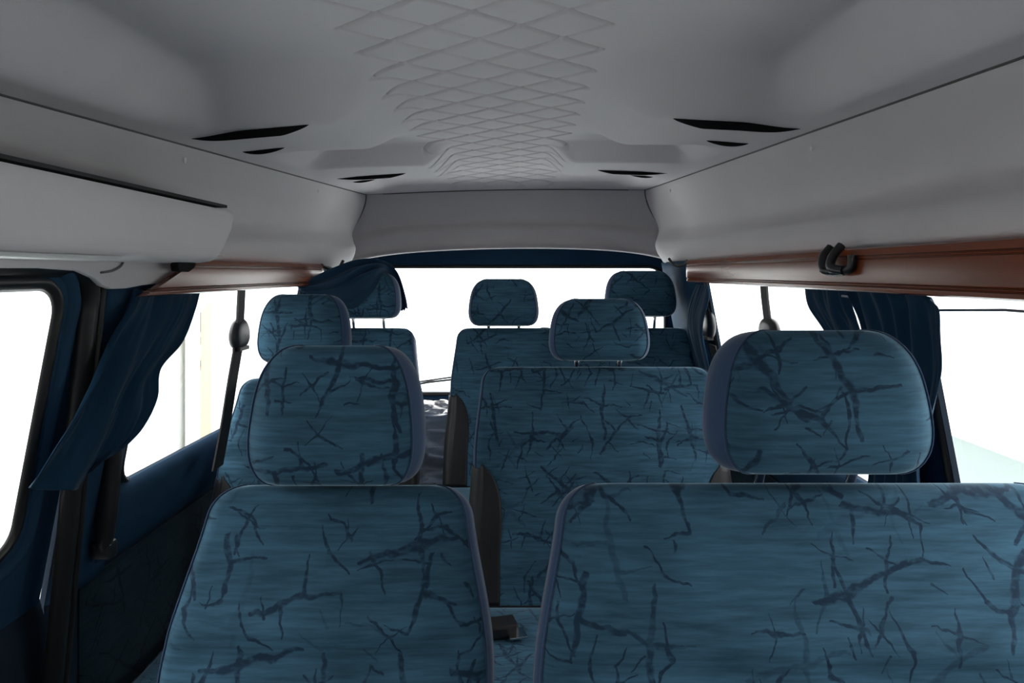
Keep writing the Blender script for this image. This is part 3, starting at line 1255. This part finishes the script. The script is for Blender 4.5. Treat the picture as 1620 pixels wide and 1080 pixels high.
    if lever:
        m = MB()
        c = X @ Vector((-.112, .055, L_ - .004))
        vv, ff = grid(16, 8, lambda i, j: c + Vector((.034 * math.cos(i / 16 * 2 * PI) * math.cos(j / 7 * PI / 2), .018 * math.sin(i / 16 * 2 * PI) * math.cos(j / 7 * PI / 2), .016 * math.sin(j / 7 * PI / 2))), True)
        m.add(vv, ff).build('release_knob', M_black, root)
    return root


make_seat('passenger_chair', 'nearest single seat in blue twig-patterned velour, standing alone beside the aisle', None,
          -.203, 1.00, -.302, .187, .036, [(-.206, .120, -.302, -.108, .965)])
make_seat('passenger_bench', 'nearest wide bench seat in blue twig-patterned velour, with one large headrest', None,
          .426, .88, -.263, .320, .034, [(.430, .132, -.252, -.076, .845)])
make_seat('passenger_chair', 'single blue seat beside the hanging black belt, behind the nearest single seat', None,
          -.525, 1.93, -.287, .190, .030, [(-.534, .120, -.250, -.064, 1.885)])
make_seat('passenger_bench', 'middle blue bench seat with one central headrest, black vinyl corner facing the aisle', None,
          .272, 1.93, -.256, .320, .018, [(.277, .132, -.245, -.076, 1.89)])
make_seat('passenger_chair', 'rear single blue seat whose headrest is draped with a navy curtain', None,
          -.546, 2.75, -.213, .190, .024, [(-.540, .126, -.183, -.006, 2.715)])
make_seat('passenger_bench', 'rearmost blue bench seat with two headrests in front of the rear window', None,
          .272, 2.75, -.213, .460, .020, [(-.004, .132, -.213, -.030, 2.715), (.534, .134, -.176, .002, 2.715)], lever=True)

# ------------------------------------------------------------------ curtains
def curtain(name, label, rows, pleats, amp, nrm=Vector((1, 0, 0)), nu=110, nv=60, phase=0.0, drift=.6, parent=None, group=None, lengthwise=False):
    """rows: control rows top to bottom, each the same number of 3D points"""
    dense = [spline(r, nu) for r in rows]
    cols = [spline([d[i] for d in dense], nv) for i in range(nu)]
    rnd = random.Random(len(label))
    ph = [rnd.uniform(-.5, .5) for _ in range(6)]

    def fn(i, j):
        u, v_ = i / (nu - 1), j / (nv - 1)
        p = cols[i][j]
        a = amp[0] + (amp[1] - amp[0]) * v_
        if lengthwise:
            u, v_ = v_ + .10 * math.sin(3.5 * u), u
        uu = u + .10 * math.sin(4.3 * u + ph[1] * 4) + .05 * noise.noise(Vector((u * 3, v_ * 2.2, ph[3] * 9)))
        w = math.sin(2 * PI * pleats * uu + phase + drift * math.sin(2.6 * v_ + ph[0] * 3))
        w = w * (.75 + .5 * noise.noise(Vector((u * 4, v_ * 1.5, 3.3))))
        w += .9 * noise.noise(Vector((u * 6, v_ * 1.6, ph[3] * 9)))
        w += .35 * noise.noise(Vector((u * 19, v_ * 4, ph[2] * 9)))
        return p + nrm * a * w
    v, f = grid(nu, nv, fn)
    o = obj(name, v, f, M_curt, parent, solid=.0016, off=0)
    if label: tag(o, label, 'curtain', group)
    return o


def S(pts, xs_):
    if not isinstance(xs_, (list, tuple)): xs_ = [xs_] * len(pts)
    return [side(px, py, x) for (px, py), x in zip(pts, xs_)]


rows = [
    S([(212, 458), (240, 459), (268, 459), (296, 459), (321, 458)], [-.690] * 5),
    S([(196, 492), (226, 494), (256, 496), (288, 496), (312, 492)], [-.692, -.685, -.690, -.683, -.690]),
    S([(162, 545), (195, 552), (228, 552), (262, 548), (290, 540)], [-.698, -.688, -.695, -.686, -.694]),
    S([(132, 612), (166, 618), (196, 612), (228, 602), (250, 584)], [-.704, -.690, -.698, -.690, -.700]),
    S([(104, 672), (140, 682), (172, 676), (214, 655), (240, 630)], [-.708, -.694, -.702, -.694, -.704]),
    S([(74, 722), (110, 735), (150, 728), (192, 700), (214, 676)], [-.712, -.700, -.708, -.700, -.708]),
    S([(43, 770), (86, 775), (128, 771), (150, 742), (190, 704)], [-.716, -.704, -.712, -.706, -.712]),
]
curtain('window_curtain', 'navy curtain sweeping down from the short wooden board across the sliding door pillar', rows, 2.3, (.011, .014), drift=1.6)

rows = [
    [at(470, 452, 2.34), at(492, 440, 2.42), at(530, 424, 2.55), at(566, 413, 2.66), at(604, 414, 2.74), at(628, 432, 2.82), at(641, 465, 2.86), at(645, 488, 2.86)],
    [at(474, 457, 2.33), at(502, 452, 2.40), at(540, 440, 2.53), at(572, 426, 2.64), at(602, 420, 2.735), at(623, 436, 2.83), at(636, 466, 2.86), at(640, 490, 2.86)],
    [at(480, 461, 2.34), at(512, 462, 2.42), at(548, 458, 2.53), at(580, 440, 2.63), at(604, 427, 2.72), at(619, 438, 2.83), at(632, 468, 2.87), at(636, 491, 2.87)],
    [at(488, 464, 2.36), at(520, 470, 2.45), at(556, 488, 2.56), at(588, 462, 2.66), at(606, 433, 2.74), at(616, 440, 2.84), at(628, 470, 2.88), at(632, 491, 2.88)],
]
curtain('window_curtain', 'navy curtain bundled over the headrest of the rear single seat', rows, 2.6, (.011, .010), Vector((.2, -.8, .55)), 110, 60, drift=1.2, lengthwise=True)
# hooks of the curtain are hidden; its free corner hangs as a dark fold over the headrest
rows = [
    S([(1342, 458), (1372, 459), (1402, 461), (1432, 463), (1462, 468), (1478, 476)], .688),
    S([(1352, 486), (1382, 488), (1412, 490), (1440, 490), (1470, 490), (1492, 492)], .688),
    S([(1364, 525), (1392, 535), (1420, 540), (1448, 540), (1474, 540), (1494, 540)], [.715, .71, .705, .70, .70, .70]),
    S([(1372, 580), (1398, 590), (1424, 595), (1450, 596), (1474, 596), (1493, 594)], [.73, .72, .715, .71, .70, .70]),
    S([(1382, 650), (1404, 660), (1426, 665), (1446, 666), (1462, 666), (1478, 664)], [.74, .73, .725, .72, .715, .71]),
    S([(1382, 730), (1400, 735), (1418, 740), (1434, 742), (1446, 742), (1458, 740)], [.75, .74, .735, .73, .725, .725]),
    S([(1370, 830), (1394, 835), (1416, 840), (1436, 842), (1456, 842), (1474, 840)], [.75, .745, .74, .74, .74, .74]),
]
curtain('window_curtain', 'broad navy curtain hanging on the thin wire beside the nearest bench headrest', rows, 5.0, (.007, .010), drift=.5)
rows = [
    S([(1272, 455), (1290, 456), (1308, 457), (1325, 458), (1338, 459)], .712),
    S([(1280, 485), (1298, 487), (1316, 489), (1334, 491), (1350, 492)], .716),
    S([(1298, 515), (1314, 518), (1330, 520), (1346, 520), (1360, 518)], .726),
    S([(1320, 550), (1334, 552), (1348, 553), (1360, 552), (1372, 550)], .738),
    S([(1345, 600), (1356, 602), (1368, 603), (1378, 602), (1388, 600)], .75),
]
curtain('window_curtain', 'narrow navy curtain slanting down past the pillar behind the nearest bench headrest', rows, 3.6, (.006, .006))
rows = [
    S([(1101, 450), (1108, 451), (1116, 452), (1122, 452)], .672),
    S([(1092, 472), (1100, 474), (1110, 476), (1120, 476)], .672),
    S([(1086, 500), (1094, 502), (1103, 502), (1114, 500)], .672),
    S([(1090, 530), (1097, 532), (1104, 532), (1111, 528)], .680),
    S([(1100, 565), (1105, 566), (1111, 566), (1117, 563)], .688),
    S([(1110, 600), (1115, 601), (1120, 601), (1125, 599)], .698),
]
curtain('window_curtain', 'small gathered navy curtain at the rear end of the long wooden board', rows, 2.2, (.008, .005), nrm=Vector((.6, .8, 0)))
# wire
wire = MB().tube([(.712, .20, H - .046), (.712, .60, H - .050), (.712, .95, H - .0515), (.711, 1.10, H - .0600), (.70, 1.40, H - .048)], .0022, 6).build('curtain_wire', mat('grey_blue_wire', (.10, .14, .17), .5))
tag(wire, 'thin curtain wire stretched across the clear front side window', 'wire')

# ------------------------------------------------------------------ seat belts
def strap(m, pts, w, th, wdir=Vector((0, 1, 0))):
    pts = [Vector(p) for p in pts]
    v = []
    for p in pts:
        for a, b in ((-1, -1), (1, -1), (1, 1), (-1, 1)):
            v.append(p + wdir.normalized() * a * w / 2 + Vector((b * th / 2, 0, 0)))
    f = [(i * 4 + k, i * 4 + (k + 1) % 4, i * 4 + 4 + (k + 1) % 4, i * 4 + 4 + k) for i in range(len(pts) - 1) for k in range(4)]
    f += [(0, 1, 2, 3), tuple(len(v) - 4 + k for k in range(4))]
    m.add(v, f)


def ring_cover(c, rx, rz, sgn, parent, name='belt_guide'):
    # rounded guide cover, a thick pebble with a lower slot bar
    def fn(i, j):
        a = i / 28 * 2 * PI
        t = j / 12 * PI
        ca, sa = math.cos(a), math.sin(a)
        e = 2 / 2.6
        px_ = (abs(ca) ** e) * (1 if ca > 0 else -1)
        pz_ = (abs(sa) ** e) * (1 if sa > 0 else -1)
        w = 1 - .22 * (pz_ > 0) * pz_
        return Vector(c) + Vector((math.cos(t) * .016 * 1.0, rx * px_ * math.sin(t) ** .6 * w, rz * pz_ * math.sin(t) ** .6))
    v, f = grid(28, 13, fn, True)
    m = MB().add(v, f)
    m.box(Vector(c) + Vector((-sgn * .004, 0, -rz * .92)), (.022, rx * 1.1, .010))
    return m.build(name, M_black, parent, auto=60)


def belt(root_loc, label, up_pts, c, rx, rz, down, sgn, wdown, gmat=M_belt, dmat=M_beltb, wd=Vector((0, 1, 0)), wup=.03, dth=.004):
    r = empty('seat_belt', root_loc)
    tag(r, label, 'seat belt')
    L_ = Vector(root_loc)
    m = MB()
    strap(m, [Vector(p) - L_ for p in up_pts], wup, .008)
    m.build('anchor_bar', gmat, r, smooth=False, bevel=.002)
    ring_cover(Vector(c) - L_, rx, rz, sgn, r)
    m = MB()
    strap(m, [Vector(p) - L_ for p in spline(down, 14)], wdown, dth, wd)
    m.build('webbing', dmat, r, smooth=False)
    return r


c = side(379, 528, -.715)
up = [side(383, 440, -.690), side(381, 480, -.70), side(379, 520, -.712)]
belt(tuple(c), 'black seat belt hanging from a grey bar below the short wooden board', up, c, .058, .043, [side(377, 548, -.712), side(368, 600, -.712), side(357, 670, -.706), side(344, 740, -.70)], -1, .060, wup=.042)
c = side(1217, 520, .715)
up = [side(1208, 440, .690), side(1210, 470, .70), side(1215, 512, .712)]
belt(tuple(c), 'seat belt guide hanging in the window above the nearest bench headrest', up, c, .062, .030, [side(1220, 535, .715), side(1224, 600, .73), side(1230, 690, .74)], 1, .060, wup=.042)
c = side(1122, 514, .732)
up = [side(1112, 452, .722), side(1114, 480, .726), side(1119, 500, .732)]
belt(tuple(c), 'seat belt beside the small gathered curtain at the rear window pillar', up, c, .055, .050, [side(1127, 545, .735), side(1134, 580, .742), side(1142, 640, .76)], 1, .085, wup=.04)
lo = empty('seat_belt', tuple(side(1108, 560, .70)))
tag(lo, 'pale grey belt webbing slanting behind the rearmost bench by the small curtain', 'seat belt')
m = MB()
strap(m, [p - lo.location for p in (side(1106, 540, .732), side(1114, 570, .738), side(1126, 610, .745), side(1140, 680, .76))], .05, .003)
m.build('webbing', mat('pale_grey_webbing', (.22, .21, .20), .6), lo, smooth=False)

# black grab handle on the pillar by the sliding door
gh = empty('grab_handle', tuple(side(172, 700, -.748)))
tag(gh, 'thick black upright grab handle below the curtain beside the sliding door', 'handle')
pts = [side(182, 520, -.750), side(180, 600, -.750), side(176, 690, -.756), side(171, 780, -.762), side(165, 850, -.766), side(163, 875, -.772)]
rr = [.012, .022, .024, .024, .022, .010]
MB().tube([p - gh.location for p in spline(pts, 6)], rr, 14, ry=.014, up=(0, 1, 0)).build('grip', M_black, gh, sub=1)
for py, pxx in ((525, 182), (868, 165)):
    p = side(pxx, py, -.772)
    MB().box(tuple(p - gh.location), (.04, .03, .035)).build('grip_mount', M_black, gh, smooth=False, bevel=.006)

# buckle lying on the middle bench cushion
bk = empty('belt_buckle', tuple(at(800, 975, 1.60)))
tag(bk, 'black seat belt buckle lying on the middle bench cushion in the aisle gap', 'buckle')
L_ = bk.location
zc = H - .256 - .564 + .012
rot = Matrix.Rotation(.25, 3, 'Z')
MB().box(Vector((.008, 1.56, zc + .018)) - L_, (.085, .055, .028), rot).build('buckle_body', M_black, bk, smooth=False, bevel=.006)
MB().box(Vector((.050, 1.545, zc + .012)) - L_, (.04, .045, .004), rot).build('tongue', M_chrome, bk, smooth=False, bevel=.001)
m = MB()
v = []
for k, (a, b, c_) in enumerate(spline([Vector((-.11, 1.66, zc + .02)), Vector((-.07, 1.60, zc + .028)), Vector((-.02, 1.57, zc + .02)), Vector((.02, 1.555, zc + .014))], 10)):
    v += [Vector((a, b - .024, c_)) - L_, Vector((a, b + .024, c_ + .002)) - L_]
m.add(v, [(2 * k, 2 * k + 1, 2 * k + 3, 2 * k + 2) for k in range(9)])
m.build('webbing', M_beltb, bk, solid=.003)

# ------------------------------------------------------------------ crumpled plastic behind the last row
def crumple():
    nu, nv = 150, 130
    cx_, cy_ = -.28, 2.955
    zt = H - .585

    def fn(i, j):
        a = i / nu * 2 * PI
        t = j / (nv - 1)
        e = 2 / 4
        ca, sa = math.cos(a), math.sin(a)
        x = .16 * (abs(ca) ** e) * (1 if ca > 0 else -1)
        y = .085 * (abs(sa) ** e) * (1 if sa > 0 else -1)
        if t < .75:
            z = zt * (t / .75) * .985
            k = 1
        else:
            q_ = (t - .75) / .25
            k = max(0.001, 1 - q_ ** 2)
            z = zt * .985 + .04 * math.sin(q_ * PI / 2)
        p = Vector((cx_ + x * k, cy_ + y * k, z))
        w_ = p + Vector((noise.noise(p * 9), noise.noise(p * 9 + Vector((5, 0, 0))), noise.noise(p * 9 + Vector((0, 7, 0))))) * .06
        n3 = 1.1 * abs(noise.noise(w_ * 13)) + .7 * abs(noise.noise(w_ * 29)) + .4 * abs(noise.noise(w_ * 61))
        d = Vector((ca, sa, .4)) * (n3 - .3) * .060
        if z < .03: d.z = 0
        q3 = p + d
        q3.y = min(q3.y, YR - .03)
        return q3
    v, f = grid(nu, nv, fn, True)
    o = obj('plastic_wrapped_bundle', v, f, M_wrap)
    return tag(o, 'bundle in crumpled white plastic standing behind the last row in the aisle', 'bundle')


crumple()

# ------------------------------------------------------------------ studio outside
G = -.65
tag(MB().box((0, 4, G - .05), (26, 30, .1)).build('studio_floor', M_sfloor, smooth=False), kind='structure')
tag(MB().box((5.25, 4, 1.2), (.1, 30, 3.7)).build('studio_wall', M_white, smooth=False), kind='structure')
tag(MB().box((-3.62, 4, 1.2), (.1, 30, 3.7)).build('studio_wall', M_white, smooth=False), kind='structure')
sp0 = empty('shutter_post', (-4.42, 9.7, G))
tag(sp0, 'cream shutter guide post with red and black marks outside the side window', 'post')
px0 = side(316, 500, -3.47)
sp0.location = (-3.47, px0.y, G)
MB().box((0, 0, 1.85), (.08, .42, 3.7)).build('post', M_cream, sp0, smooth=False, bevel=.01)
MB().box((.06, -.30, 1.85), (.10, .14, 3.7)).build('guide_rail', M_white, sp0, smooth=False, bevel=.01)
for z, hgt, mm in ((2.05, .10, M_red), (1.40, .22, M_black), (1.20, .08, M_red), (.95, .07, M_black), (.9, .05, M_red)):
    MB().box((.045, -.14, z), (.02, .10, hgt)).build('painted_mark', mm, sp0, smooth=False)
tag(MB().box((0, -3.4, 1.7), (26, .1, 4.7)).build('studio_wall', mat('grey_light_blocker', (.34, .34, .345), .8), smooth=False), kind='structure')  # unseen grey wall, added to dim the light entering by the windshield
tag(MB().box((4.6, 9.5, G + .004), (1.2, 12, .008)).build('studio_floor', mat('dimmed_far_floor', (.20, .245, .235), .8), smooth=False), kind='structure')  # added floor copy in a dimmed colour, so it shows below burnt-out white
